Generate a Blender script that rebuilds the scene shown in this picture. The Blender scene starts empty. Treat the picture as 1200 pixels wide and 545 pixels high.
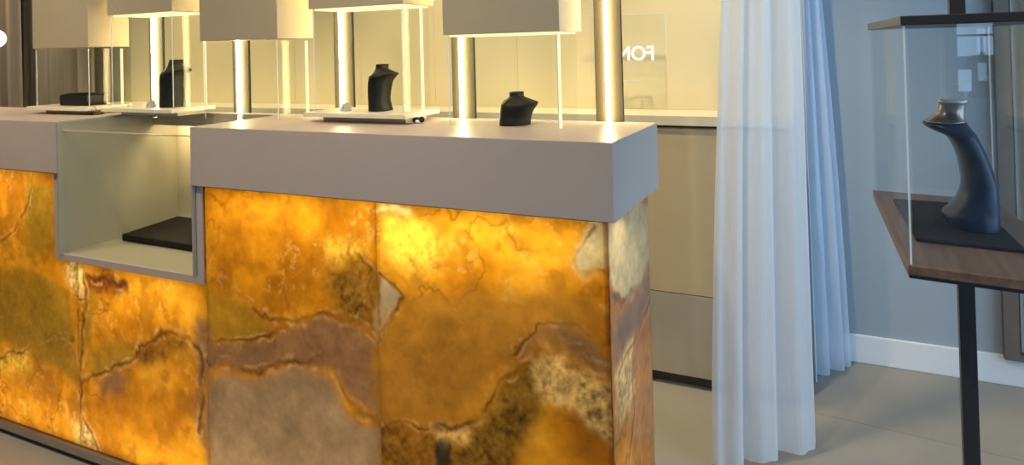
import bpy, bmesh, math, random
import numpy as np
from mathutils import Vector, Matrix
random.seed(4)
S = bpy.context.scene
COL = S.collection
PI = math.pi

# ------------------------------------------------------------------ helpers
class MB:
    """collects shapes, builds ONE mesh object"""
    def __init__(s): s.bm = bmesh.new()
    def box(s, x0, x1, y0, y1, z0, z1, bev=0.0):
        b = bmesh.new()
        bmesh.ops.create_cube(b, size=1)
        for v in b.verts:
            v.co = Vector((x0 if v.co.x < 0 else x1, y0 if v.co.y < 0 else y1, z0 if v.co.z < 0 else z1))
        if bev: bmesh.ops.bevel(b, geom=b.edges[:], offset=bev, segments=2, affect='EDGES', profile=.5)
        s.merge(b); return s
    def merge(s, b):
        bmesh.ops.recalc_face_normals(b, faces=b.faces[:])
        me = bpy.data.meshes.new('t'); b.to_mesh(me); b.free()
        s.bm.from_mesh(me); bpy.data.meshes.remove(me)
    def prism(s, pts, z0, z1, bev=0.0, axis='z'):
        """extrude an outline; axis z: pts (x,y); axis y: pts (x,z) from y=z0..z1"""
        b = bmesh.new()
        f = (lambda p, h: (p[0], p[1], h)) if axis == 'z' else (lambda p, h: (p[0], h, p[1]))
        lo = [b.verts.new(f(p, z0)) for p in pts]; hi = [b.verts.new(f(p, z1)) for p in pts]
        b.faces.new(lo); b.faces.new(hi)
        n = len(pts)
        for i in range(n): b.faces.new((lo[i], lo[(i+1) % n], hi[(i+1) % n], hi[i]))
        if bev: bmesh.ops.bevel(b, geom=b.edges[:], offset=bev, segments=2, affect='EDGES', profile=.5)
        s.merge(b); return s
    def loft(s, rings, cap=True):
        b = bmesh.new(); R = [[b.verts.new(p) for p in r] for r in rings]
        n = len(R[0])
        for a, c in zip(R[:-1], R[1:]):
            for i in range(n): b.faces.new((a[i], a[(i+1) % n], c[(i+1) % n], c[i]))
        if cap: b.faces.new(R[0]); b.faces.new(R[-1])
        s.merge(b); return s
    def cyl(s, x, y, z0, z1, r0, r1=None, seg=24):
        r1 = r0 if r1 is None else r1
        ring = lambda r, z: [(x+r*math.cos(2*PI*i/seg), y+r*math.sin(2*PI*i/seg), z) for i in range(seg)]
        return s.loft([ring(r0, z0), ring(r1, z1)])
    def lathe(s, prof, x=0, y=0, seg=24):
        return s.loft([[(x+r*math.cos(2*PI*i/seg), y+r*math.sin(2*PI*i/seg), z) for i in range(seg)] for r, z in prof])
    def sphere(s, x, y, z, r, sx=1, sy=1, sz=1, seg=20):
        b = bmesh.new(); bmesh.ops.create_uvsphere(b, u_segments=seg, v_segments=seg//2, radius=r)
        for v in b.verts: v.co = Vector((x+v.co.x*sx, y+v.co.y*sy, z+v.co.z*sz))
        s.merge(b); return s
    def grid(s, fn, nu, nv):
        b = bmesh.new(); V = [[b.verts.new(fn(i/nu, j/nv)) for j in range(nv+1)] for i in range(nu+1)]
        for i in range(nu):
            for j in range(nv): b.faces.new((V[i][j], V[i+1][j], V[i+1][j+1], V[i][j+1]))
        me = bpy.data.meshes.new('t'); b.to_mesh(me); b.free(); s.bm.from_mesh(me); bpy.data.meshes.remove(me); return s
    def build(s, name, mat, parent=None, smooth=False, off=None):
        me = bpy.data.meshes.new(name)
        if off is not None:
            for v in s.bm.verts: v.co -= Vector(off)
        s.bm.to_mesh(me); s.bm.free()
        me.materials.append(mat)
        if smooth:
            for p in me.polygons: p.use_smooth = True
        o = bpy.data.objects.new(name, me); COL.objects.link(o)
        if parent is not None: o.parent = parent
        return o

def tag(o, label, cat, group=None):
    o['label'] = label; o['category'] = cat
    if group: o['group'] = group
    return o
def thing(name, label, cat, loc=(0, 0, 0), rz=0, group=None):
    o = bpy.data.objects.new(name, None); COL.objects.link(o)
    o.location = loc; o.rotation_euler = (0, 0, rz); o.empty_display_size = .05
    return tag(o, label, cat, group)
def struct(name, mb, mat):
    o = mb.build(name, mat); o['kind'] = 'structure'; return o

# ------------------------------------------------------------------ materials
def newmat(name):
    m = bpy.data.materials.new(name); m.use_nodes = True
    nt = m.node_tree; nt.nodes.clear()
    out = nt.nodes.new('ShaderNodeOutputMaterial')
    return m, nt, out
def N(nt, kind, **kw):
    n = nt.nodes.new('ShaderNode'+kind)
    for k, v in kw.items():
        if k in n.inputs: n.inputs[k].default_value = v
        else: setattr(n, k, v)
    return n
def pbr(name, col, rough=.5, metal=0, var=.06, scale=8, bump=0, spec=.5, stretch=(1, 1, 1), col2=None, detail=4):
    m, nt, out = newmat(name)
    p = N(nt, 'BsdfPrincipled', Roughness=rough, Metallic=metal)
    p.inputs['Specular IOR Level'].default_value = spec
    tc = N(nt, 'TexCoord'); mp = N(nt, 'Mapping'); mp.inputs['Scale'].default_value = stretch
    nt.links.new(tc.outputs['Object'], mp.inputs['Vector'])
    no = N(nt, 'TexNoise', Scale=scale, Detail=detail); nt.links.new(mp.outputs[0], no.inputs['Vector'])
    cr = N(nt, 'ValToRGB')
    c = col; d = col2 or tuple(max(0, v*(1-var*2)) for v in c)
    cr.color_ramp.elements[0].position = .3; cr.color_ramp.elements[1].position = .7
    cr.color_ramp.elements[0].color = (*d, 1); cr.color_ramp.elements[1].color = (*c, 1)
    nt.links.new(no.outputs['Fac'], cr.inputs[0]); nt.links.new(cr.outputs[0], p.inputs['Base Color'])
    if bump:
        b = N(nt, 'Bump', Strength=bump, Distance=.01); nt.links.new(no.outputs['Fac'], b.inputs['Height']); nt.links.new(b.outputs[0], p.inputs['Normal'])
    nt.links.new(p.outputs[0], out.inputs[0]); return m
def glassmat(name, tint=(.975, .988, .982), base=.012, rough=0.0, graz=.06):
    """thin clear glass: see-through with a Schlick-like mirror share that is the same from both sides"""
    m, nt, out = newmat(name)
    t = N(nt, 'BsdfTransparent', Color=(*tint, 1)); g = N(nt, 'BsdfGlossy', Roughness=rough)
    lw = N(nt, 'LayerWeight', Blend=.5); pw = N(nt, 'Math', operation='POWER'); pw.inputs[1].default_value = 5
    ma = N(nt, 'Math', operation='MULTIPLY_ADD'); ma.inputs[1].default_value = graz; ma.inputs[2].default_value = base
    mx = N(nt, 'MixShader')
    nt.links.new(lw.outputs['Facing'], pw.inputs[0]); nt.links.new(pw.outputs[0], ma.inputs[0]); nt.links.new(ma.outputs[0], mx.inputs[0])
    nt.links.new(t.outputs[0], mx.inputs[1]); nt.links.new(g.outputs[0], mx.inputs[2])
    nt.links.new(mx.outputs[0], out.inputs[0]); return m
def emit(name, col, strength):
    m, nt, out = newmat(name); e = N(nt, 'Emission', Color=(*col, 1), Strength=strength)
    nt.links.new(e.outputs[0], out.inputs[0]); return m
def sheer(name, col, transp=.25):
    m, nt, out = newmat(name)
    d = N(nt, 'BsdfDiffuse', Color=(*col, 1)); t = N(nt, 'BsdfTranslucent', Color=(*col, 1)); tr = N(nt, 'BsdfTransparent', Color=(1, 1, 1, 1))
    a = N(nt, 'MixShader'); a.inputs[0].default_value = .45; b = N(nt, 'MixShader'); b.inputs[0].default_value = transp
    tc = N(nt, 'TexCoord'); w = N(nt, 'TexNoise', Scale=30, Detail=3)
    mp = N(nt, 'Mapping'); mp.inputs['Scale'].default_value = (6, 6, .25)
    nt.links.new(tc.outputs['Object'], mp.inputs['Vector']); nt.links.new(mp.outputs[0], w.inputs['Vector'])
    mr = N(nt, 'MapRange'); mr.inputs[3].default_value = transp*.6; mr.inputs[4].default_value = transp*1.5
    nt.links.new(w.outputs['Fac'], mr.inputs[0]); nt.links.new(mr.outputs[0], b.inputs[0])
    nt.links.new(d.outputs[0], a.inputs[1]); nt.links.new(t.outputs[0], a.inputs[2])
    nt.links.new(a.outputs[0], b.inputs[1]); nt.links.new(tr.outputs[0], b.inputs[2])
    nt.links.new(b.outputs[0], out.inputs[0]); return m
def onyx(name):
    """polished translucent onyx slab: colour pattern per vertex, fine crystalline noise on top"""
    m, nt, out = newmat(name)
    at = N(nt, 'Attribute'); at.attribute_name = 'stone'
    tr = N(nt, 'Attribute'); tr.attribute_name = 'clear'
    tc = N(nt, 'TexCoord'); no = N(nt, 'TexNoise', Scale=26, Detail=4, Roughness=.55)
    nt.links.new(tc.outputs['Object'], no.inputs['Vector'])
    mr = N(nt, 'MapRange'); mr.inputs[1].default_value = .3; mr.inputs[2].default_value = .7; mr.inputs[3].default_value = .84; mr.inputs[4].default_value = 1.10
    nt.links.new(no.outputs['Fac'], mr.inputs[0])
    mul = N(nt, 'VectorMath', operation='SCALE'); nt.links.new(at.outputs['Color'], mul.inputs[0]); nt.links.new(mr.outputs[0], mul.inputs['Scale'])
    d = N(nt, 'BsdfDiffuse'); t = N(nt, 'BsdfTranslucent'); mx = N(nt, 'MixShader')
    nt.links.new(mul.outputs[0], d.inputs['Color']); nt.links.new(mul.outputs[0], t.inputs['Color'])
    nt.links.new(tr.outputs['Fac'], mx.inputs[0]); nt.links.new(d.outputs[0], mx.inputs[1]); nt.links.new(t.outputs[0], mx.inputs[2])
    g = N(nt, 'BsdfGlossy', Roughness=.18); f = N(nt, 'Fresnel', IOR=1.35); m2 = N(nt, 'MixShader')
    nt.links.new(f.outputs[0], m2.inputs[0]); nt.links.new(mx.outputs[0], m2.inputs[1]); nt.links.new(g.outputs[0], m2.inputs[2])
    nt.links.new(m2.outputs[0], out.inputs[0]); return m
def floormat(name):
    m, nt, out = newmat(name)
    p = N(nt, 'BsdfPrincipled', Roughness=.42); p.inputs['Specular IOR Level'].default_value = .35
    tc = N(nt, 'TexCoord')
    mp = N(nt, 'Mapping'); mp.inputs['Rotation'].default_value = (0, 0, .1)
    br = N(nt, 'TexBrick', Scale=1.0); br.offset = .5
    br.inputs['Mortar Size'].default_value = .0025; br.inputs['Brick Width'].default_value = 1.2; br.inputs['Row Height'].default_value = .6
    br.inputs['Color1'].default_value = (.36, .335, .285, 1); br.inputs['Color2'].default_value = (.34, .315, .27, 1); br.inputs['Mortar'].default_value = (.26, .24, .2, 1)
    no = N(nt, 'TexNoise', Scale=3.5, Detail=6)
    mx = N(nt, 'MixRGB', blend_type='MULTIPLY'); mx.inputs[0].default_value = .35
    nt.links.new(tc.outputs['Object'], mp.inputs[0]); nt.links.new(mp.outputs[0], br.inputs['Vector']); nt.links.new(tc.outputs['Object'], no.inputs['Vector'])
    nt.links.new(br.outputs['Color'], mx.inputs[1]); nt.links.new(no.outputs['Fac'], mx.inputs[2])
    nt.links.new(mx.outputs[0], p.inputs['Base Color']); nt.links.new(p.outputs[0], out.inputs[0]); return m
def wood(name, c1, c2, rough=.4):
    m, nt, out = newmat(name)
    p = N(nt, 'BsdfPrincipled', Roughness=rough)
    tc = N(nt, 'TexCoord'); mp = N(nt, 'Mapping'); mp.inputs['Scale'].default_value = (30, 2.5, 30)
    no = N(nt, 'TexNoise', Scale=2, Detail=6); cr = N(nt, 'ValToRGB')
    cr.color_ramp.elements[0].position = .3; cr.color_ramp.elements[1].position = .72
    cr.color_ramp.elements[0].color = (*c1, 1); cr.color_ramp.elements[1].color = (*c2, 1)
    nt.links.new(tc.outputs['Object'], mp.inputs[0]); nt.links.new(mp.outputs[0], no.inputs['Vector'])
    nt.links.new(no.outputs['Fac'], cr.inputs[0]); nt.links.new(cr.outputs[0], p.inputs['Base Color']); nt.links.new(p.outputs[0], out.inputs[0]); return m

M = dict(
    cap=pbr('cap_lacquer', (.46, .385, .335), .36, var=.02, spec=.35),
    hood=pbr('hood_lacquer', (.375, .315, .215), .55, var=.02, spec=.3),
    liner=pbr('liner_lacquer', (.36, .335, .25), .3, var=.02),
    wall=pbr('cream_wall', (.70, .625, .40), .65, var=.03, scale=2, spec=.2),
    bluewall=pbr('blue_grey_wall', (.33, .385, .43), .7, var=.02, scale=1.5, spec=.2),
    white=pbr('white_paint', (.78, .79, .80), .5, var=.02),
    ceil=pbr('ceiling_paint', (.72, .70, .66), .8, var=.02),
    cab=pbr('cabinet_laminate', (.54, .44, .27), .42, var=.02),
    shaded_panel=pbr('shaded_laminate', (.40, .36, .28), .42, var=.02),  # cabinet laminate greyed: shade on the lower front put into the colour
    worktop=pbr('worktop_lacquer', (.72, .66, .50), .3, var=.02),
    dark=pbr('dark_shadow_gap', (.05, .04, .035), .5),
    steel=pbr('brushed_steel', (.50, .44, .38), .32, metal=.8, var=.1, stretch=(1, 40, 40)),
    bronze=pbr('dark_bronze_metal', (.05, .043, .043), .42, metal=.4, var=.1),
    black=pbr('black_velvet', (.012, .010, .010), .75, var=.2, scale=40, spec=.2),
    leather=pbr('black_leatherette', (.010, .0095, .009), .5, var=.25, scale=60, bump=.2, spec=.25),
    navy=pbr('navy_black_leatherette', (.004, .020, .062), .30, var=.3, scale=50, bump=.15, spec=.22),
    neck=pbr('neck_copper_sheen', (.46, .37, .31), .28, metal=.85, var=.15),  # reflected copper sheen of the black neck is put into this colour
    back=pbr('light_column_profile', (.085, .076, .055), .6, var=.03, spec=.1),
    edge=pbr('polished_glass_edge', (.75, .78, .74), .2, var=.02),
    carcass=pbr('white_board', (.85, .83, .78), .6, var=.01),
    drape=pbr('beige_drape', (.44, .37, .28), .85, var=.08, scale=20, spec=.1, stretch=(4, 4, .2)),
    drape2=pbr('taupe_drape', (.34, .30, .25), .85, var=.1, scale=20, spec=.1, stretch=(4, 4, .2)),
    jamb=pbr('brown_frame', (.15, .12, .095), .5),
    card=pbr('card', (.62, .58, .5), .6),
    glass=glassmat('clear_glass'),
    glass2=glassmat('case_glass', (.97, .98, .985), .06, graz=.05),
    sheer=sheer('white_voile', (.83, .88, .95), .12),
    sheer2=sheer('white_voile_thin', (.78, .85, .95), .22),
    onyx=onyx('onyx'),
    floor=floormat('floor_tile'),
    wood=wood('walnut_top', (.10, .062, .042), (.24, .145, .09), .45),
    led=emit('led_strip', (1, .76, .36), 46),
    led2=emit('led_thin', (1, .80, .38), 1.6),
    fill_strip=emit('recess_fill', (1, .78, .40), 80),
    globe=emit('lamp_globe_glow', (1, .95, .85), 2.0),
    letter=emit('reflected_letters', (1, .95, .80), 1.3),  # glow stands in for a lit sign mirrored in the glass
)

# power of the lamps
LP = dict(top=2.3, mid=.95, bot=2.3, bot2=2.0, world=2.7, day=32, front=5, wall=22, ctr=72, stand=18, left=75, aisle=100, exp=0.0)
# onyx figure: cloudy regions and veins, metres along the slab / height
POLY=[
 ('mauve',[(-1.172,0.456),(-0.992,0.488),(-0.888,0.511),(-0.845,0.546),(-0.748,0.569),(-0.677,0.567),(-0.631,0.558),(-0.599,0.55),(-0.604,0.359),(-0.649,0.391),(-0.699,0.426),(-0.738,0.457),(-0.819,0.458),(-0.934,0.432),(-1.056,0.402),(-1.174,0.39)]),
 ('grey',[(-1.174,0.362),(-0.995,0.394),(-0.848,0.438),(-0.757,0.441),(-0.721,0.412),(-0.693,0.361),(-0.648,0.34),(-0.602,0.345),(-0.608,0.14),(-1.185,-0.012)]),
 ('olive',[(-1.174,0.592),(-1.065,0.597),(-0.99,0.556),(-0.931,0.527),(-0.992,0.488),(-1.178,0.459)]),
 ('speck',[(-0.742,0.696),(-0.652,0.733),(-0.597,0.698),(-0.601,0.57),(-0.669,0.576),(-0.721,0.594),(-0.746,0.639)]),
 ('gold',[(-0.734,0.773),(-0.65,0.781),(-0.639,0.745),(-0.704,0.728),(-0.741,0.724)]),
 ('palegrey',[(-0.595,0.695),(-0.554,0.674),(-0.53,0.651),(-0.56,0.608),(-0.598,0.571)]),
 ('gold',[(-0.562,0.83),(-0.454,0.847),(-0.398,0.819),(-0.423,0.748),(-0.505,0.72),(-0.571,0.752)]),
 ('palegold',[(-0.583,0.86),(-0.5,0.863),(-0.501,0.851),(-0.583,0.848)]),
 ('pale',[(-0.061,0.873),(-0.013,0.877),(-0.016,0.78),(-0.045,0.776),(-0.082,0.769),(-0.101,0.781),(-0.088,0.821)]),
 ('mauve',[(-0.186,0.633),(-0.123,0.657),(-0.068,0.639),(-0.021,0.595),(-0.022,0.558),(-0.069,0.586),(-0.115,0.614),(-0.163,0.612),(-0.204,0.587),(-0.244,0.575)]),
 ('darkolive',[(-0.258,0.532),(-0.18,0.562),(-0.167,0.471),(-0.213,0.389),(-0.252,0.307),(-0.426,0.226),(-0.405,0.346),(-0.362,0.394),(-0.308,0.465)]),
 ('cream',[(-0.184,0.568),(-0.125,0.6),(-0.066,0.568),(-0.023,0.541),(-0.026,0.43),(-0.066,0.448),(-0.119,0.484),(-0.167,0.492),(-0.19,0.511)]),
 ('brown',[(-0.605,0.343),(-0.538,0.363),(-0.468,0.356),(-0.434,0.356),(-0.427,0.187),(-0.611,0.139)]),
 ('dull',[(-0.598,0.571),(-0.506,0.67),(-0.325,0.684),(-0.16,0.715),(-0.065,0.718),(-0.067,0.657),(-0.182,0.634),(-0.266,0.544),(-0.365,0.412),(-0.434,0.363),(-0.526,0.369),(-0.604,0.359)]),
 ('crack',[(-0.436,0.34),(-0.405,0.35),(-0.402,0.299),(-0.411,0.268),(-0.443,0.26)]),
 ('cream',[(-0.436,0.359),(-0.388,0.383),(-0.349,0.385),(-0.36,0.37),(-0.423,0.348)]),
 ('olive',[(-1.682,0.344),(-1.577,0.386),(-1.478,0.397),(-1.502,0.341),(-1.541,0.306),(-1.651,0.272)]),
 ('brown',[(-1.5,0.391),(-1.37,0.444),(-1.242,0.444),(-1.243,0.397),(-1.372,0.375),(-1.472,0.349)]),
 ('mauve',[(-1.628,0.266),(-1.56,0.293),(-1.503,0.283),(-1.524,0.239),(-1.605,0.229)]),
 ('mauve',[(-1.207,0.497),(-1.16,0.508),(-1.164,0.399),(-1.191,0.359),(-1.206,0.286),(-1.18,0.175),(-1.17,0.154),(-1.222,0.213),(-1.221,0.354)]),
 ('cream',[(-1.754,0.106),(-1.704,0.122),(-1.665,0.068),(-1.658,0.039),(-1.756,0.048)]),
 ('redbrown',[(-1.703,0.593),(-1.571,0.595),(-1.487,0.585),(-1.496,0.554),(-1.581,0.531),(-1.692,0.534)]),
 ('olive',[(-1.705,0.541),(-1.66,0.533),(-1.673,0.376),(-1.71,0.344)]),
 ('cream',[(-1.791,0.591),(-1.74,0.607),(-1.707,0.6),(-1.71,0.511),(-1.751,0.508),(-1.792,0.543)]),
 ('olive',[(-2.339,0.565),(-1.95,0.551),(-1.798,0.502),(-1.739,0.366),(-1.742,0.234),(-1.958,0.276),(-2.145,0.302),(-2.346,0.328)]),
 ('gold',[(-2.147,0.244),(-2.004,0.274),(-1.982,0.245),(-2.1,0.208),(-2.248,0.17)]),
 ('olive',[(-1.987,0.851),(-1.835,0.846),(-1.842,0.618),(-1.994,0.601)]),
]
VEIN=[
 (0.006,[(-1.102,0.627),(-1.056,0.614),(-1.025,0.596),(-0.978,0.562),(-0.905,0.542),(-0.839,0.556),(-0.748,0.577),(-0.682,0.574),(-0.631,0.566),(-0.599,0.554)]),
 (0.007,[(-1.173,0.4),(-1.024,0.407),(-0.876,0.446),(-0.778,0.467),(-0.733,0.454),(-0.692,0.407),(-0.649,0.374),(-0.605,0.351)]),
 (0.005,[(-1.172,0.46),(-0.992,0.493),(-0.874,0.529)]),
 (0.005,[(-0.595,0.699),(-0.554,0.678),(-0.526,0.651),(-0.561,0.604),(-0.599,0.567)]),
 (0.006,[(-0.192,0.564),(-0.26,0.533),(-0.308,0.474),(-0.361,0.405),(-0.393,0.382),(-0.434,0.363)]),
 (0.004,[(-0.244,0.58),(-0.203,0.609),(-0.178,0.638),(-0.104,0.658),(-0.067,0.644)]),
 (0.006,[(-0.144,0.611),(-0.087,0.606),(-0.051,0.584),(-0.022,0.565)]),
 (0.005,[(-0.056,0.863),(-0.077,0.826),(-0.102,0.796),(-0.086,0.772),(-0.016,0.776)]),
 (0.004,[(-0.605,0.343),(-0.526,0.371),(-0.456,0.36)]),
 (0.006,[(-1.462,0.405),(-1.501,0.348),(-1.54,0.317),(-1.672,0.273),(-1.713,0.25)]),
 (0.007,[(-1.462,0.41),(-1.352,0.451),(-1.232,0.441),(-1.196,0.424),(-1.208,0.356),(-1.186,0.29),(-1.215,0.214)]),
 (0.008,[(-1.691,0.587),(-1.611,0.58),(-1.495,0.574),(-1.488,0.555)]),
 (0.006,[(-1.707,0.606),(-1.706,0.475),(-1.719,0.317),(-1.72,0.16),(-1.673,0.066),(-1.635,0.024)]),
 (0.005,[(-2.136,0.626),(-2.048,0.679),(-1.981,0.752),(-1.941,0.867)]),
 (0.004,[(-1.799,0.601),(-1.792,0.543),(-1.751,0.501),(-1.71,0.506)]),
 (0.004,[(-2.147,0.244),(-2.003,0.291),(-1.866,0.367),(-1.739,0.366)]),
 (0.004,[(-0.652,0.744),(-0.622,0.71),(-0.634,0.643),(-0.668,0.597)]),
]
SPOLY=[
 ('pale',[(0.024,0.868),(0.422,0.845),(0.406,0.702),(0.271,0.679),(0.148,0.677),(0.03,0.746)]),
 ('mauve',[(0.064,0.67),(0.217,0.667),(0.404,0.691),(0.395,0.608),(0.207,0.574),(0.071,0.546),(0.023,0.602)]),
 ('amber',[(0.133,0.52),(0.387,0.536),(0.362,0.168),(0.144,0.292)]),
 ('cream',[(0.031,0.564),(0.172,0.578),(0.173,0.445),(0.062,0.444)]),
]
SVEIN=[
 (0.008,[(0.028,0.73),(0.116,0.688),(0.24,0.679),(0.405,0.697)]),
 (0.006,[(0.053,0.546),(0.207,0.568),(0.396,0.618)]),
 (0.005,[(0.112,0.31),(0.171,0.427),(0.152,0.511)]),
]
# ------------------------------------------------------------------ onyx pattern (in the slab's own metres)
rng = np.random.RandomState(7)
LAT = rng.rand(257, 257)
def vnoise(x, y):
    xi = np.floor(x).astype(int); yi = np.floor(y).astype(int); fx = x-xi; fy = y-yi
    fx = fx*fx*(3-2*fx); fy = fy*fy*(3-2*fy); a = lambda i, j: LAT[i % 257, j % 257]
    return (a(xi, yi)*(1-fx)+a(xi+1, yi)*fx)*(1-fy)+(a(xi, yi+1)*(1-fx)+a(xi+1, yi+1)*fx)*fy
def fbm(x, y, sc, o=5, seed=0):
    r = 0; amp = .5; tot = 0
    for k in range(o):
        r = r+amp*vnoise(x*sc+seed*17.3+k*5.1, y*sc+seed*9.7+k*3.3); tot += amp; amp *= .55; sc *= 2.03
    return r/tot
def sdf_poly(x, y, P):
    d = np.full(x.shape, 9.); ins = np.zeros(x.shape, bool); n = len(P)
    for i in range(n):
        (ax, ay), (bx, by) = P[i], P[(i+1) % n]
        ex, ey = bx-ax, by-ay; t = np.clip(((x-ax)*ex+(y-ay)*ey)/(ex*ex+ey*ey+1e-12), 0, 1)
        d = np.minimum(d, np.hypot(x-ax-t*ex, y-ay-t*ey))
        c = ((ay > y) != (by > y)) & (x < (bx-ax)*(y-ay)/(by-ay+1e-12)+ax); ins ^= c
    return np.where(ins, -d, d)
def d_line(x, y, P):
    d = np.full(x.shape, 9.)
    for (ax, ay), (bx, by) in zip(P[:-1], P[1:]):
        ex, ey = bx-ax, by-ay; t = np.clip(((x-ax)*ex+(y-ay)*ey)/(ex*ex+ey*ey+1e-12), 0, 1)
        d = np.minimum(d, np.hypot(x-ax-t*ex, y-ay-t*ey))
    return d
KIND = {  # colour, clearness, speckle, edge softness
    'mauve': ((.33, .17, .075), .50, .2, .020), 'grey': ((.42, .285, .150), .42, .12, .022),
    'olive': ((.42, .235, .018), .60, .2, .020), 'speck': ((.30, .15, .018), .55, 1.0, .03),
    'gold': ((.95, .58, .06), .78, .6, .03), 'palegrey': ((.58, .45, .26), .40, .1, .008),
    'palegold': ((1, .80, .30), .8, .2, .01), 'pale': ((.74, .60, .30), .55, .25, .012),
    'darkolive': ((.24, .125, .012), .50, .95, .024), 'cream': ((.82, .54, .18), .64, 1.0, .018),
    'brown': ((.28, .12, .012), .55, .9, .024), 'dull': ((.52, .245, .028), .60, .15, .04),
    'crack': ((.06, .045, .015), .3, .4, .006), 'redbrown': ((.28, .085, .012), .6, .5, .016), 'amber': ((.62, .27, .03), .7, .4, .02)}
def paint(x, y, polys, veins, seed=0):
    wx = x+(fbm(x, y, 9, 4, seed+1)-.5)*.055+(fbm(x, y, 45, 3, seed+2)-.5)*.016
    wy = y+(fbm(x, y, 9, 4, seed+3)-.5)*.055+(fbm(x, y, 45, 3, seed+4)-.5)*.016
    a = fbm(x+.3*wx, y+.3*wy, 6, 6, seed+5); b = fbm(x, y, 24, 5, seed+6); c = fbm(x, y, 90, 3, seed+8)
    c0 = np.array((.42, .155, .006)); c1 = np.array((.72, .30, .010)); c2 = np.array((.86, .42, .022))
    t = np.clip((a-.24)/.52, 0, 1)[:, None]
    col = np.where(t < .5, c0+(c1-c0)*t*2, c1+(c2-c1)*(t*2-1))
    col = col*(.86+.28*b)[:, None]
    cl = np.full(x.shape, .72)
    e = fbm(wx, wy, 15, 5, seed+14); st = np.clip((e-.52)*7, 0, 1)*.62             # brown clouds
    col = col*(1-st)[:, None]+np.array((.40, .15, .010))[None]*st[:, None]
    g = np.clip((fbm(x, y, 60, 3, seed+15)-.60)*9, 0, 1)*np.clip((fbm(x, y, 8, 2, seed+16)-.5)*6, 0, 1)*.24   # bright grains
    col = col*(1-g)[:, None]+np.array((1.0, .72, .22))[None]*g[:, None]
    # thin wandering healed cracks
    r = np.abs(fbm(x, y, 5, 5, seed+9)-.5); th = np.exp(-(r/.010)**2)*np.clip((fbm(x, y, 3, 2, seed+10)-.45)*6, 0, 1)
    col = col*(1-.45*th)[:, None]
    for k, P in polys:
        kc, kcl, sp, so = KIND[k]
        m = 1/(1+np.exp(np.clip(sdf_poly(wx, wy, P)/(so*.35), -40, 40)))
        s = 1+sp*((b-.5)*1.4+(c-.5)*1.6)+.45*(a-.5)+.55*(e-.5)
        kcol = np.array(kc)[None]*np.clip(s, .25, 1.8)[:, None]
        col = col*(1-m)[:, None]+kcol*m[:, None]; cl = cl*(1-m)+kcl*m
    for w, P in veins:
        d = d_line(wx, wy, P); wv = w*(.45+1.1*fbm(x, y, 30, 3, seed+11))
        m = np.exp(-(d/wv)**2)*np.clip((fbm(x, y, 14, 3, seed+12)-.30)*3.2, .12, 1)
        col = col*(1-.72*m)[:, None]+np.array((.10, .035, .008))[None]*(.72*m)[:, None]; cl = cl*(1-.4*m)
        h = np.exp(-((d-2.1*w)/(w*.8))**2)*np.clip((fbm(x, y, 40, 3, seed+13)-.45)*4, 0, 1)*.35     # pale halo beside a vein
        col = col*(1-h)[:, None]+np.array((.9, .62, .25))[None]*h[:, None]
    return np.clip(col, 0, 1), np.clip(cl, 0, 1)
def slab(name, umin, umax, z0, z1, polys, veins, parent, to3, depth, hole=None, seed=0, step=.0031):
    """front sheet of small faces + rims; to3(u,z,d) maps slab metres to the room (d = depth behind the face)"""
    nu = max(2, int((umax-umin)/step)); nz = max(2, int((z1-z0)/step))
    us = np.linspace(umin, umax, nu+1); zs = np.linspace(z0, z1, nz+1)
    if hole:
        us = np.sort(np.concatenate([us[np.abs(us-hole[0]) > step*.6], [hole[0]]])) if umin < hole[0] < umax else us
        us = np.sort(np.concatenate([us[np.abs(us-hole[1]) > step*.6], [hole[1]]])) if umin < hole[1] < umax else us
        zs = np.sort(np.concatenate([zs[np.abs(zs-hole[2]) > step*.6], [hole[2]]]))
    U, Z = np.meshgrid(us, zs, indexing='ij'); u = U.ravel(); z = Z.ravel()
    col, cl = paint(u, z, polys, veins, seed)
    nZ = len(zs); faces = []; used = np.zeros(len(u), bool)
    cell = np.ones((len(us)-1, len(zs)-1), bool)
    if hole:
        for i in range(len(us)-1):
            for j in range(len(zs)-1):
                uc = (us[i]+us[i+1])/2; zc = (zs[j]+zs[j+1])/2
                if hole[0] < uc < hole[1] and zc > hole[2]: cell[i, j] = False
    verts = [to3(a, b, 0) for a, b in zip(u, z)]; idx = lambda i, j: i*nZ+j
    extra = {}
    def bk(k):
        if k not in extra: extra[k] = len(verts); verts.append(to3(u[k], z[k], depth))
        return extra[k]
    ni, nj = cell.shape
    for i in range(ni):
        for j in range(nj):
            if not cell[i, j]: continue
            faces.append((idx(i, j), idx(i+1, j), idx(i+1, j+1), idx(i, j+1)))
            for (di, dj, p, q) in ((-1, 0, idx(i, j+1), idx(i, j)), (1, 0, idx(i+1, j), idx(i+1, j+1)), (0, -1, idx(i, j), idx(i+1, j)), (0, 1, idx(i+1, j+1), idx(i, j+1))):
                a, b = i+di, j+dj
                if a < 0 or b < 0 or a >= ni or b >= nj or not cell[a, b]:
                    faces.append((q, p, bk(p), bk(q)))
    me = bpy.data.meshes.new(name); me.from_pydata(verts, [], faces); me.update()
    keys = list(range(len(u)))+[k for k, _ in sorted(extra.items(), key=lambda t: t[1])]
    ca = me.color_attributes.new('stone', 'FLOAT_COLOR', 'POINT')
    rgba = np.ones((len(verts), 4), np.float32); rgba[:, :3] = col[keys]; ca.data.foreach_set('color', rgba.ravel())
    fa = me.attributes.new('clear', 'FLOAT', 'POINT'); fa.data.foreach_set('value', cl[keys].astype(np.float32))
    me.materials.append(M['onyx'])
    o = bpy.data.objects.new(name, me); COL.objects.link(o); o.parent = parent; return o
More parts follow.
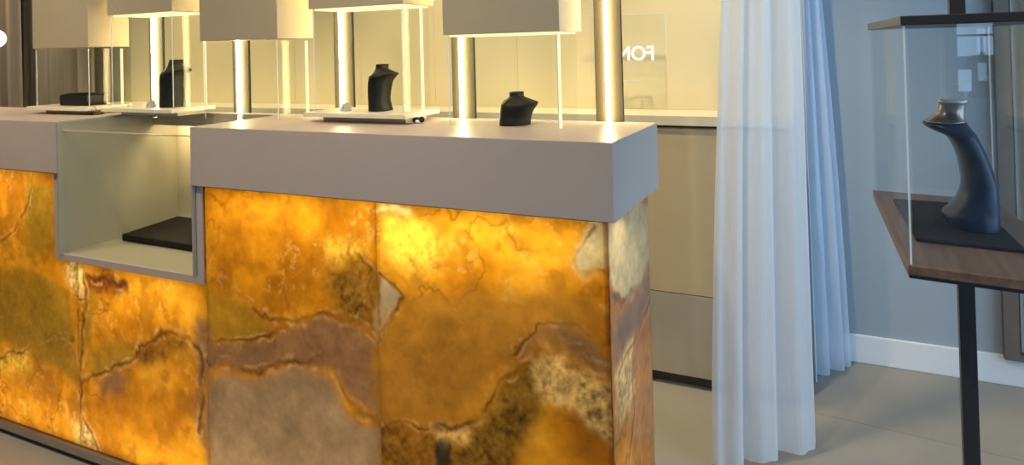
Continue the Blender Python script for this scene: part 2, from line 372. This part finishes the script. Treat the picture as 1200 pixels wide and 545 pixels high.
# ------------------------------------------------------------------ camera
cd = bpy.data.cameras.new('camera'); cam = bpy.data.objects.new('camera', cd); COL.objects.link(cam)
r, up, bk = Vector((.902748, .429414, -.025495)), Vector((.028049, .000382, .999606)), Vector((.429255, -.903108, -.0117))
mw = Matrix((r, up, bk)).transposed().to_4x4(); mw.translation = (.4201, -1.3375, 1.24); cam.matrix_world = mw
cd.sensor_width = 36; cd.lens = 813.2/1200*36; cd.shift_y = -(272.5-45.5)/1200; cd.clip_start = .02
S.camera = cam

# ------------------------------------------------------------------ room
XL, XR, YF, YB, YR, ZC, XP = -5.2, 2.6, -3.0, 1.40, 1.64, 2.7, .30
struct('floor', MB().box(XL-.1, XR+.1, YF-.1, YR+.3, -.1, 0), M['floor'])
struct('ceiling', MB().box(XL-.1, XR+.1, YF-.1, YR+.3, ZC, ZC+.1), M['ceil'])
struct('wall_back', MB().box(XL-.1, XP-.041, YB, YB+.12, 0, ZC), M['wall'])
struct('wall_left', MB().box(XL-.1, XL, YF, YB, 0, ZC), M['wall'])
struct('wall_divider', MB().box(XP-.04, XP, YB, YR+.15, 0, ZC), M['bluewall'])
struct('wall_back_right', MB().box(XP, XR, YR, YR+.12, 0, ZC), M['bluewall'])
struct('baseboard_back', MB().box(XP+.001, XR, YR-.014, YR-.0005, 0, .105, .003), M['white'])
# right wall: shop window openings
w = MB(); w.box(XR, XR+.12, YF, YR, 0, .25).box(XR, XR+.12, YF, YR, 2.45, ZC)
for y0, y1 in ((YF, -2.6), (-1.0, -.8), (1.2, YR)): w.box(XR, XR+.12, y0, y1, .25, 2.45)
struct('wall_right', w, M['bluewall'])
# front wall, behind the viewer, with a small glazed opening
w = MB(); w.box(XL, .09, YF-.12, YF, 0, ZC).box(.29, XR, YF-.12, YF, 0, ZC).box(.09, .29, YF-.12, YF, 0, .96).box(.09, .29, YF-.12, YF, 1.32, ZC)
struct('wall_front', w, M['bluewall'])
f = MB()
for (x0, x1, z0, z1) in ((.09, .135, .96, 1.32), (.275, .29, .96, 1.32), (.135, .275, .96, .985), (.135, .275, 1.295, 1.32), (.19, .275, .985, 1.15), (.135, .19, 1.085, 1.145), (.225, .235, 1.15, 1.235), (.135, .275, 1.235, 1.245)):
    f.box(x0, x1, YF-.06, YF-.03, z0, z1)
struct('window_1', f, M['jamb'])
f = MB()
for (a, b) in ((-2.6, -1.0), (-.8, 1.2)):
    m_ = (a+b)/2
    f.box(XR+.03, XR+.08, a, a+.04, .25, 2.45).box(XR+.03, XR+.08, b-.04, b, .25, 2.45).box(XR+.03, XR+.08, m_-.02, m_+.02, .25, 2.45)
    f.box(XR+.03, XR+.08, a, b, .25, .29).box(XR+.03, XR+.08, a, b, 2.41, 2.45)
struct('window_2', f, M['jamb'])
# fine vertical joints of the cream wall panels
for i, x in enumerate((-3.2, -2.55, -2.12, -1.7, -1.28, -.86, -.44)):
    struct('trim_%d' % (i+1), MB().box(x-.0025, x+.0025, YB-.003, YB-.0003, 1.0, ZC), M['wall'])

# ------------------------------------------------------------------ the counter
ZT, ZB, ZS = 1.0435, .883, .049
XA, XB_ = -1.795, -1.2          # the recess between the two blocks
XEND = -3.0
counter = thing('display_counter', 'long jewellery counter with mauve lacquered caps over backlit amber onyx panels', 'counter', (-.9, .2, 0))
K = Vector((-.9, .2, 0))
def cpart(name, mb, mat, **k): return mb.build(name, mat, counter, off=K, **k)
D = .372
o = cpart('top_cap', MB().box(XB_, 0, 0, D, ZB, ZT, .0015), M['cap'])
o = cpart('top_cap', MB().box(XEND, XA, 0, D, ZB, ZT, .0015), M['cap'])
cpart('rear_rail', MB().box(XA+.001, XB_-.001, .335, .372, ZT-.03, ZT, .001).box(XA+.005, XB_-.005, .335, .339, ZT-.046, ZT-.0302), M['cap'])
cpart('skirting', MB().box(XEND, -.018, .012, D-.03, .018, ZS-.006, .002), M['steel'])
cpart('foot', MB().box(XEND, -.03, .024, D-.04, 0, .018), M['dark'])
pn = [(-2.30, -1.7300), (-1.7265, -1.1740), (-1.1705, -.6000), (-.5965, -.0235)]
ZP = ZB-.006
for i, (a, b) in enumerate(pn):
    hole = (-1.828, -1.1765, .607) if i < 2 else None
    slab('stone_panel', a+K.x*0, b, ZS, ZP, POLY, VEIN, counter, lambda u, z, d: (u-K.x, .02+d-K.y, z), .012, hole, seed=i*20)
slab('stone_panel', -2.985, -2.3035, ZS, ZP, [], [], counter, lambda u, z, d: (u-K.x, .02+d-K.y, z), .012, None, seed=90, step=.01)
sp = slab('stone_panel', .023, D-.03, ZS, ZP, SPOLY, SVEIN, counter, lambda u, z, d: (-.0215-d-K.x, u-K.y, z), .012, None, seed=120)
sp['label'] = 'narrow end panel, paler and less lit'
cpart('shadow_trim', MB().box(XEND, XA-.034, .0195, .032, ZP+.0005, ZB-.0003), M['dark'])
cpart('shadow_trim', MB().box(XB_+.026, -.0235, .0195, .032, ZP+.0005, ZB-.0003), M['dark'])
# white light box inside
c = MB()
c.box(XEND, -.05, D-.05, D-.04, ZS, .605).box(XEND, -1.835, D-.05, D-.04, .605, ZB-.002).box(-1.168, -.05, D-.05, D-.04, .605, ZB-.002).box(XEND, -.036, .034, D-.05, ZS-.002, ZS+.004)
c.box(XEND, -1.835, .034, D-.05, ZB-.006, ZB-.001).box(-1.168, -.036, .034, D-.05, ZB-.006, ZB-.001)
c.box(XEND+.002, XEND+.014, .034, D-.05, ZS+.0, ZB-.002)
cpart('light_box', c, M['carcass'])
# recess: side walls, floor, back, glass
DR = .445
cpart('recess_side', MB().box(-1.826, XA, .018, DR, .632, ZB-.001).box(-1.826, XA, D+.001, DR, ZB-.001, ZT-.004).box(XA, XA+.004, .004, DR, .632, ZT-.004), M['liner'])
cpart('recess_side', MB().box(XB_+.0, -1.177, .018, DR, .632, ZB-.001).box(XB_-.004, XB_, .004, DR, .632, ZT-.004), M['liner'])
cpart('recess_frame', MB().box(-1.826, -1.8085, .012, .0178, .632, ZB-.0015).box(-1.1945, -1.177, .012, .0178, .632, ZB-.0015).box(-1.826, -1.177, .012, .0178, .612, .632), M['cap'])
cpart('recess_floor', MB().box(-1.826, -1.177, .0182, DR, .612, .632, .001), M['liner'])
cpart('recess_back', MB().box(XA+.005, XB_-.005, DR-.012, DR, .633, ZT-.033), M['worktop'])
cpart('front_glass', MB().box(XA+.005, XB_-.005, .020, .026, .6335, 1.012), M['glass'])
cpart('glass_rail', MB().box(XA+.005, XB_-.005, .018, .030, 1.0125, 1.0155), M['shaded_panel'])
cpart('glass_top', MB().box(XA+.005, XB_-.005, .020, .334, 1.0345, 1.0425), M['glass'])
cpart('light_strip', MB().box(XA+.05, XB_-.05, .345, .352, 1.006, 1.0128), M['fill_strip'])  # unseen strip added to brighten the recess back panel

o = MB().prism([(-1.745, .178), (-1.39, .172), (-1.45, .425), (-1.785, .425)], .6335, .655, .004).build('display_pad', M['black'], off=(-1.59, .3, .6335))
o.location = (-1.59, .3, .6335); tag(o, 'flat black velvet display pad lying in the glazed recess of the counter', 'display pad')

# lamps of the light box
def area(name, loc, sx, sy, power, col, d, spread=PI):
    l = bpy.data.lights.new(name, 'AREA'); l.shape = 'RECTANGLE'; l.size = sx; l.size_y = sy; l.energy = power; l.color = col; l.spread = spread
    o = bpy.data.objects.new(name, l); COL.objects.link(o); o.location = loc
    o.rotation_euler = Vector(d).to_track_quat('-Z', 'Y').to_euler(); return o
WARM = (1, .86, .62)
area('box_lamp_top_right', (-.60, .11, ZB-.012), 1.10, .02, LP['top'], WARM, (0, -.35, -1))
area('box_lamp_top_left', (-2.40, .11, ZB-.012), 1.10, .02, LP['top'], WARM, (0, -.35, -1))
area('box_lamp_recess', (-1.50, .11, .600), .60, .02, LP['mid'], WARM, (0, -.35, -1))
area('box_lamp_bottom_left', (-2.05, .11, ZS+.012), 1.75, .02, LP['bot'], WARM, (0, -.35, 1))
area('box_lamp_bottom_right', (-.60, .11, ZS+.012), 1.1, .02, LP['bot2'], WARM, (0, -.35, 1))

# ------------------------------------------------------------------ light columns behind the cases
cl = [(-.118, 'light column at the right end of the counter, standing clear of the glass cases'),
      (-.5415, 'light column at the back left of the case with the squat bust'),
      (-.960, 'light column left of the hooked bust in the second case from the right'),
      (-1.3888, 'light column in the low case above the left end of the right counter block'),
      (-1.800, 'light column behind the tall case holding the leftmost upright bust')]
for x, lab in cl:
    t = thing('light_column', 'tall glowing '+lab, 'light column', (x, .357, ZT), 0, 'light columns along the back of the counter')
    MB().box(-.036, .036, .003, .012, 0, .86, .001).build('profile', M['back'], t)
    MB().box(-.0035, .0035, -.013, .0028, .002, .855, .001).build('light_strip', M['led'], t)

# ------------------------------------------------------------------ glass cases with hoods
cases = [ # x0, x1, hood bottom, base top, thin light x, label
    (-2.2324, -1.9182, 1.2772, 1.070, -1.935, 'leftmost glass case, low brown hood over a flat black stand'),
    (-1.815, -1.4996, 1.3814, 1.070, -1.5125, 'high hooded glass case above the open recess, holding an upright black bust'),
    (-1.3774, -1.0599, 1.2822, ZT, -1.0722, 'low hooded glass case standing empty, between the two upright busts'),
    (-.942, -.6213, 1.3619, 1.071, -.652, 'high hooded glass case on a thin raised base, holding a hooked black bust'),
    (-.5013, -.1818, 1.2745, ZT, -.190, 'rightmost glass case, low grey hood over a squat black bust')]
for i, (x0, x1, zh, zb, xl, lab) in enumerate(cases):
    cx, w = (x0+x1)/2, (x1-x0)/2; y0, y1 = .19, .343
    t = thing('glass_case', lab, 'display case', (cx, y0, ZT), 0, 'hooded glass cases on the counter')
    d = y1-y0; h = zh-ZT; b = zb-ZT
    MB().box(-w, w, 0, d, h, h+.42, .001).build('hood', M['hood'], t)
    if i in (1, 3, 4): MB().box(-w+.012, w-.012, .012, d-.012, h-.005, h-.0005).build('light_panel', M['led2'], t)
    if b > .005:
        MB().box(-w-.01, w+.012, -.02, d-.002, b-.012, b, .001).box(-w+.02, w-.02, .03, d-.02, 0.0005, b-.012).build('base', M['worktop'], t)
    e = .005; g0, g1, yg0, yg1 = -w+.010, w-.010, .008, d-.010
    b += .0005; hh = h-.006
    MB().box(g0, g1, yg0, yg0+e, b, hh).build('glass_pane', M['glass'], t)
    MB().box(g0, g0+e, yg0+e, yg1-e, b, hh).build('glass_pane', M['glass'], t)
    MB().box(g1-e, g1, yg0+e, yg1-e, b, hh).build('glass_pane', M['glass'], t)
    MB().box(g0, g1, yg1-e, yg1, b, hh).build('glass_pane', M['glass'], t)
    for gx in (g0, g1): MB().box(gx-.0015, gx+.0015, yg0-.0015, yg0-.0002, b, hh).build('glass_edge', M['edge'], t)
    yl = (.012 if i == 4 else d-.022); 
    MB().box(xl-cx-.0035, xl-cx+.0025, yl, yl+.006, b, hh-.001).build('light_strip', M['led2'], t)

# ------------------------------------------------------------------ jewellery busts: hooked neck forms
def bust(name, secs, x0, z0, depth, mat, label, loc, sx=1, neckmat=None, nneck=0, cat='jewellery bust', group='black jewellery busts'):
    """secs: (left, right, height, half depth) in metres relative to the base"""
    t = thing(name, label, cat, loc, 0, group)
    # refine by Catmull-Rom
    P = [np.array(s, float) for s in secs]; Q = []
    for i in range(len(P)-1):
        p0, p1, p2, p3 = P[max(i-1, 0)], P[i], P[i+1], P[min(i+2, len(P)-1)]
        for k in range(5):
            u = k/5; Q.append(.5*((2*p1)+(-p0+p2)*u+(2*p0-5*p1+4*p2-p3)*u*u+(-p0+3*p1-3*p2+p3)*u**3))
    Q.append(P[-1])
    def ring(q):
        c, a, b = (q[0]+q[1])/2, max((q[1]-q[0])/2, .002), q[3]; R = []
        for i in range(32):
            th = 2*PI*i/32; cs, sn = math.cos(th), math.sin(th); e = .85
            R.append((sx*(c+a*math.copysign(abs(cs)**e, cs)), b*math.copysign(abs(sn)**e, sn), q[2]))
        return R
    n = nneck*5
    if n:
        MB().loft([ring(q) for q in Q[:n+1]]).build('neck', neckmat, t, smooth=True)
        MB().loft([ring(q) for q in Q[n:]]).build('body', mat, t, smooth=True)
    else:
        MB().loft([ring(q) for q in Q]).build('body', mat, t, smooth=True)
    q = Q[0]; q2 = q.copy(); q2[2] += .003; q3 = q.copy(); q3[:2] = (q[0]+.002, q[1]-.002); q3[3] -= .002; q3[2] += .004
    MB().loft([ring(q), ring(q2), ring(q3)]).build('neck_rim', M['edge'] if n else M['leather'], t, smooth=True)
    return t
# large bust on the stand (beak to the left)
big = [(1098.5, 1133, 117, .020), (1099.5, 1131.5, 121, .019), (1098, 1130, 129, .019), (1091, 1130.5, 136, .024), (1083, 1131.5, 142, .034), (1081.5, 1134, 146, .040), (1090, 1138, 152, .044),
       (1107, 1143.5, 160, .046), (1115.5, 1149, 172, .047), (1121, 1155, 186, .047), (1124, 1160, 200, .047), (1126, 1164, 213, .046), (1126, 1166.5, 226, .046), (1122, 1168, 240, .047), (1112, 1168.5, 254, .048),
       (1104.5, 1169, 262, .049), (1107, 1169, 270, .049), (1112, 1168.5, 277, .049)]
bs = [((a-1134)*.00112, (b-1134)*.00112, (277-y)/160*.184, d) for a, b, y, d in big]
# the photo's slight tilt of verticals is the camera's, so lean is taken out of the outline
bs = [(a-z*-.028, b-z*-.028, z, d) for a, b, z, d in bs]
TT = .95
STX, STY = .5832, -.102
bust('jewellery_bust', bs, 0, 0, 0, M['navy'], 'tall curved navy-black necklace bust under glass on the walnut stand', (STX, STY, TT+.0055), 1, M['neck'], 4)
# busts in the cases (beak to the right)
def small(pts, cx, yb, s): return [((a-cx)*s+(yb-y)*s*.024, (b-cx)*s+(yb-y)*s*.024, (yb-y)*s, d) for a, b, y, d in pts]
p4 = [(439.5, 452, 77.5, .020), (438.5, 452.5, 81, .020), (437, 458, 84, .026), (433, 465.5, 86.8, .034), (431.5, 461.5, 90, .040), (431, 456.5, 95, .040), (430.5, 454.5, 100, .039), (430.5, 453, 108, .038), (431, 452, 116, .037), (431.5, 453.5, 123, .038), (432, 455.5, 130, .040)]
s4 = (1.1972-1.0713)/(130-77.5)
bust('jewellery_bust', small(p4, 444, 130, s4), 0, 0, 0, M['leather'], 'slim black bust hooked to the right, in the second glass case from the right', (-.752, .262, 1.0715))
p2 = [(203.5, 217, 73, .022), (201.5, 217, 78, .024), (199, 226, 81.5, .030), (196.5, 228.3, 84.2, .036), (193.5, 220, 88.5, .042), (192.5, 217.5, 94, .042), (192, 216.5, 102, .041), (192, 215.5, 112, .040), (192, 216, 120, .041), (192.5, 217, 126, .043)]
s2 = (1.2205-1.069)/(126-73)
bust('jewellery_bust', small(p2, 204.5, 126, s2), 0, 0, 0, M['leather'], 'broad black bust with small hooked tip, in the tall case above the recess', (-1.588, .258, 1.0712))
p5 = [(600, 615.5, 112.5, .022), (599.5, 616, 116, .022), (595, 624, 119.5, .032), (591, 632.5, 122.2, .036), (590, 632, 125.5, .042), (589.5, 627.5, 131, .044), (589, 625, 136, .043), (588.5, 623.5, 142, .042), (588.5, 622.5, 148.5, .044)]
s5 = (1.1171-1.0386)/(148.5-112.5)
bust('jewellery_bust', small(p5, 606, 148.5, s5), 0, 0, 0, M['leather'], 'squat black bust with sloping shoulder in the rightmost glass case', (-.332, .252, ZT+.0005))
# low flat stand of the leftmost case: block with a rounded notch
t = thing('ring_stand', 'low flat black jewellery stand in the leftmost glass case', 'jewellery stand', (-2.06, .262, 1.0705))
MB().prism([(-.072, 0), (.072, 0), (.080, .012), (.080, .036), (.066, .040), (.060, .030), (.046, .034), (.020, .038), (-.02, .040), (-.060, .040), (-.075, .034)], -.04, .04, .002, 'y').build('body', M['leather'], t)
MB().box(-.055, .045, -.03, .03, .0402, .0425, .001).build('pad', M['black'], t)
# little things lying about
def trinket(x, y, z, label, name, cat, fn):
    t = thing(name, label, cat, (x, y, z)); fn(t); return t
def pebble(t):
    MB().sphere(-.008, 0, .008, .009, 1.1, 1, .85).build('dark_stone', M['black'], t, smooth=True)
    MB().sphere(.008, .004, .009, .008, 1, 1, 1).build('dark_stone', M['leather'], t, smooth=True)
    MB().sphere(.002, -.008, .005, .006, 1, 1, .8).build('pale_stone', M['edge'], t, smooth=True)
trinket(-.603, .222, ZT+.0005, 'tiny cluster of black and pale stones beside the raised base, second case from right', 'earring_cluster', 'earrings', pebble)
def tent(t):
    MB().prism([(-.014, 0), (.014, 0), (.012, .003), (.0015, .022), (-.0015, .022), (-.012, .003)], -.012, .012, .0008, 'y').build('card', M['card'], t)
    MB().box(-.004, .004, -.0126, -.0121, .006, .012).build('mark', M['shaded_panel'], t)
trinket(-.858, .240, 1.0715, 'small cream tent card left of the hooked bust', 'price_card', 'card', tent)
trinket(-1.664, .235, 1.0705, 'small white tent card left of the broad bust above the recess', 'price_card', 'card', tent)
def ringy(t):
    MB().prism([(-.022, 0), (.022, 0), (.020, .006), (-.020, .006)], -.018, .018, .001, 'y').build('base', M['leather'], t)
    bm = MB(); R = []
    for k in range(25):
        a = 2*PI*k/24; R.append([(.009*math.cos(a)*(1+.16*math.cos(b)), .0018*math.sin(b), .0165+.009*math.sin(a)*(1+.16*math.cos(b))) for b in [2*PI*i/8 for i in range(8)]])
    bm.loft(R, cap=False).build('ring', M['steel'], t, smooth=True)
trinket(-1.905, .20, ZT+.0005, 'small dark ring holder on the counter just left of the recess', 'ring_holder', 'ring holder', ringy)
trinket(-1.868, .30, ZT+.0005, 'small dark ring holder behind the one beside the recess', 'ring_holder', 'ring holder', ringy)

# ------------------------------------------------------------------ cabinets along the back wall
CX0, CX1, CY = -3.45, .255, 1.18
cab = thing('back_cabinet', 'low cream wall cabinet with a pale ledge behind the counter', 'cabinet', (-1.6, 1.28, 0))
Q = Vector((-1.6, 1.28, 0))
MB().box(CX0, CX1, CY+.018, YB-.002, .05, .932).build('carcass', M['cab'], cab, off=Q)
MB().box(CX0, CX1, CY-.012, YB-.002, .942, .977, .001).build('worktop', M['worktop'], cab, off=Q)
MB().box(CX0+.01, CX1-.01, CY+.03, YB-.004, 0, .05).build('plinth', M['dark'], cab, off=Q)
MB().box(CX0, CX1, CY+.02, YB-.004, .932, .942).build('shadow_gap', M['dark'], cab, off=Q)
n = 4; wd = (CX1-CX0)/n
for i in range(n):
    a = CX0+i*wd+.002; b = CX0+(i+1)*wd-.002
    MB().box(a, b, CY, CY+.0175, .337, .930, .001).build('door', M['cab'], cab, off=Q)
    MB().box(a, b, CY, CY+.0175, .044, .334, .001).build('shaded_panel', M['shaded_panel'], cab, off=Q)  # lower front split off to carry the painted shade

# glass pane on the ledge; glowing mirrored letters paint a reflection in it
t = thing('sign_reflection', 'clear glass panel with a sign reflection painted as mirrored lettering on the ledge behind the counter', 'sign reflection', (-.30, 1.30, .9775))
MB().box(-.19, .112, 0, .006, 0, .375).build('glass_pane', M['glass'], t)
MB().box(.1125, .1145, -.001, .007, .225, .376).build('glass_edge', M['edge'], t)
MB().box(-.19, .1145, -.001, .007, .3762, .378).build('glass_edge', M['edge'], t)
MB().box(-.07, .02, -.0012, -.0002, .118, .1205).build('reflected_underline', M['edge'], t)
tc = bpy.data.curves.new('lettering', 'FONT'); tc.body = 'FON'; tc.size = .078; tc.extrude = .001; tc.align_x = 'CENTER'; tc.offset = .0012
to = bpy.data.objects.new('tmp', tc); COL.objects.link(to); bpy.context.view_layer.update()
me = bpy.data.meshes.new_from_object(to.evaluated_get(bpy.context.evaluated_depsgraph_get())); bpy.data.objects.remove(to)
xs = [v.co.x for v in me.vertices]; zs = [v.co.y for v in me.vertices]; cxm = (min(xs)+max(xs))/2
for v in me.vertices:
    x, y, z = v.co; v.co = (-(x-cxm)*.143/(max(xs)-min(xs)), -.0025-z, (y-min(zs))*.056/(max(zs)-min(zs)))
me.materials.clear(); me.materials.append(M['letter'])
lo = bpy.data.objects.new('lettering', me); COL.objects.link(lo); lo.parent = t; lo.location = (-.004, 0, .198)

# ------------------------------------------------------------------ drapes
def drape(name, bot, top, z0, z1, nf, amp, mat, label, cat='curtain', nu=160, nv=40, seed=0, flare=1.4, hem=None):
    rr = random.Random(seed); ph = [rr.uniform(0, 6.28) for _ in range(4)]
    B = [Vector((*p, 0)) for p in bot]; T = [Vector((*p, 0)) for p in top]
    def along(P, s):
        k = s*(len(P)-1); i = min(int(k), len(P)-2); return P[i].lerp(P[i+1], k-i)
    def fn(u, v):
        g = v**flare
        p = along(B, u).lerp(along(T, u), g)
        q = (along(B, min(u+.01, 1))-along(B, max(u-.01, 0))).normalized(); nr = Vector((-q.y, q.x, 0))
        w = amp*(1-.35*v)*(math.sin(2*PI*nf*u+ph[0])+.38*math.sin(2*PI*nf*1.83*u+ph[1]+v*1.1)+.12*math.sin(2*PI*nf*3.1*u+ph[2]-v))
        p = p+nr*w+q*amp*.35*math.sin(2*PI*nf*u+ph[3])
        zz = z0+(hem(u) if hem else 0)
        return (p.x, p.y, zz+(z1-zz)*v)
    o = MB().grid(fn, nu, nv).build(name, mat, smooth=True)
    c = sum((Vector(v.co) for v in o.data.vertices), Vector())/len(o.data.vertices); c.z = z0
    for v in o.data.vertices: v.co -= c
    o.location = c
    return tag(o, label, cat)
ZC_ = ZC-.012
drape('sheer_curtain', [(.060, .72), (.18, .81), (.330, .955)], [(.205, .80), (.24, .85), (.300, .94)], .014, ZC_, 3, .020, M['sheer'], 'white sheer curtain hanging to the floor right of the counter, nearest the viewer', seed=3)
drape('sheer_curtain', [(.285, 1.40), (.34, 1.50), (.415, 1.575)], [(.262, 1.40), (.262, 1.45), (.262, 1.52)], .004, ZC_, 3, .016, M['sheer2'], 'white sheer curtain flaring against the blue-grey wall, behind the nearer one', seed=5, nu=90)
drape('beige_drape', [(-5.1, 1.12), (-4.6, 1.15), (-4.02, 1.14)], [(-5.1, 1.12), (-4.6, 1.15), (-4.02, 1.14)], .01, ZC_, 9, .03, M['drape'], 'beige drape in soft folds at the far left behind the counter', seed=8)
drape('taupe_drape', [(-4.16, 1.25), (-3.8, 1.25), (-3.50, 1.24)], [(-4.16, 1.25), (-3.8, 1.25), (-3.50, 1.24)], .01, ZC_, 5, .03, M['drape'], 'brown-beige drape beside the far end of the wall cabinet', seed=11)
# round lamp at the far left
t = thing('wall_lamp', 'round white glowing lamp at the left edge in front of the drape', 'lamp', (-3.86, .93, 1.36))
MB().sphere(0, 0, 0, .052, seg=24).build('globe', M['globe'], t, smooth=True)
MB().cyl(0, 0, .052, ZC-1.362, .004).cyl(0, 0, ZC-1.378, ZC-1.3605, .04).build('pendant_rod', M['bronze'], t)

# framed niche in the blue-grey wall, right edge
t = MB(); x0, x1, z0, z1 = .905, 1.75, .100, 2.2
t.box(x0, x0+.045, YR-.04, YR-.0005, z0, z1).box(x1-.045, x1, YR-.04, YR-.0005, z0, z1).box(x0+.045, x1-.045, YR-.04, YR-.0005, z0, z0+.02).box(x0+.045, x1-.045, YR-.04, YR-.0005, z1-.04, z1)
struct('window_3', t, M['jamb'])
drape('taupe_drape', [(.955, YR-.021), (1.3, YR-.021), (1.70, YR-.021)], [(.955, YR-.021), (1.3, YR-.021), (1.70, YR-.021)], .125, 2.15, 13, .007, M['drape2'], 'grey-brown drape filling the dark frame on the blue-grey wall', seed=2, flare=1)

# ------------------------------------------------------------------ the walnut display stand
A, B, C, E_ = (.488, -.326), (.465, .151), (.656, .123), (.682, -.352)
stand = thing('display_stand', 'dark metal pole stand with a walnut shelf under a tall glass case', 'display stand', (.578, -.10, 0))
O = Vector((.578, -.10, 0))
def dp(name, mb, mat, **k): return mb.build(name, mat, stand, off=O, **k)
quad = [A, E_, C, B]
dp('shelf', MB().prism(quad, TT-.012, TT, .001), M['wood'])
dp('shelf_frame', MB().prism([(x+(.575-x)*.012, y+(-.10-y)*.008) for x, y in quad], TT-.0165, TT-.0125), M['bronze'])
dp('top_plate', MB().prism(quad, 1.2547, 1.2667, .001), M['bronze'])
for z0, z1 in ((.012, TT-.017), (1.267, ZC-.002)):
    dp('pole', MB().box(O.x-.0105, O.x+.0105, O.y-.0105, O.y+.0105, z0, z1, .001), M['bronze'])
dp('base_plate', MB().prism([(x*.9+.0575, y*.9) for x, y in quad], 0, .012, .002), M['bronze'])
def ins(p, d=.012):
    v = Vector((.575-p[0], -.10-p[1])); return (p[0]+math.copysign(d*.3, v.x), p[1]+math.copysign(d*.3, v.y))
q = [ins(p) for p in quad]
def pane(p, r, e=.004):
    d = (Vector(r)-Vector(p)).normalized(); nn = Vector((-d.y, d.x))*e
    dp('glass_pane', MB().prism([p, r, (r[0]+nn.x, r[1]+nn.y), (p[0]+nn.x, p[1]+nn.y)], TT+.0005, 1.2542), M['glass2'])
for i in range(4): 
    p, r_ = Vector(q[i]), Vector(q[(i+1) % 4]); d = (r_-p).normalized()*.0045
    pane(tuple(p+d), tuple(r_-d))
for (x, y) in (q[0], q[2]): dp('glass_edge', MB().box(x-.0012, x+.0012, y-.0012, y+.0012, TT+.0005, 1.2542), M['edge'])
o = MB().prism([(.507, -.205), (.632, -.222), (.622, .055), (.494, .060)], TT+.0005, TT+.005, .001).build('display_pad', M['black'], off=(.56, -.08, TT+.0005))
o.location = (.56, -.08, TT+.0005); tag(o, 'thin dark mat under the curved bust on the walnut shelf', 'display pad')

# ------------------------------------------------------------------ light
W = bpy.data.worlds.new('sky'); S.world = W; W.use_nodes = True
bg = W.node_tree.nodes['Background']; bg.inputs[0].default_value = (.46, .71, 1, 1); bg.inputs[1].default_value = LP['world']
area('window_daylight', (XR-.05, -.7, 1.35), 3.4, 2.1, LP['day'], (.42, .68, 1.0), (-1, .12, -.05))
area('fill_light', (.9, -1.7, ZC-.02), 1.6, 1.2, LP['front'], (.86, .93, 1.0), (0, .25, -1))  # added fill light, not a real ceiling fixture
def spot(name, loc, tgt, power, col, ang=70, blend=.6, r=.03):
    l = bpy.data.lights.new(name, 'SPOT'); l.energy = power; l.color = col; l.spot_size = math.radians(ang); l.spot_blend = blend; l.shadow_soft_size = r
    o = bpy.data.objects.new(name, l); COL.objects.link(o); o.location = loc
    o.rotation_euler = (Vector(tgt)-Vector(loc)).to_track_quat('-Z', 'Y').to_euler(); return o
for i, x in enumerate((-3.2, -2.3, -1.4, -.6, -.05)):
    spot('warm_spot', (x, .95, ZC-.05), (x, 1.35, .95), LP['wall'], (1, .78, .42), 75, .8)
for i, x in enumerate((-2.4, -1.3, -.3)):
    spot('warm_spot', (x, -.9, ZC-.05), (x, .1, .75), LP['ctr'], (1, .80, .58), 80, .8)
spot('warm_spot', (-4.2, .3, ZC-.05), (-4.1, 1.15, 1.2), LP['left'], (1, .80, .56), 80, .8)  # added to brighten the drapes at the far left
spot('warm_spot', (-2.7, -.7, ZC-.05), (-2.6, .1, .9), LP['left']*.6, (1, .74, .48), 70, .8)  # added to warm the left cap
for x in (-2.6, -1.2, .0): spot('warm_spot', (x, .58, ZC-.05), (x, 1.18, .55), LP['aisle'], (1, .78, .46), 70, .8)  # added to brighten the cabinet fronts along the aisle
spot('warm_spot', (.75, -.75, ZC-.05), (.575, -.17, 1.0), LP['stand'], (1, .80, .60), 20, .6)

S.view_settings.view_transform = 'Standard'; S.view_settings.look = 'None'; S.view_settings.gamma = 1
S.view_settings.use_curve_mapping = False; S.view_settings.exposure = LP['exp']
S.cycles.max_bounces = 10; S.cycles.transparent_max_bounces = 24; S.cycles.diffuse_bounces = 5
S.cycles.sample_clamp_indirect = 6; S.cycles.use_denoising = True; S.cycles.caustics_reflective = False; S.cycles.caustics_refractive = False
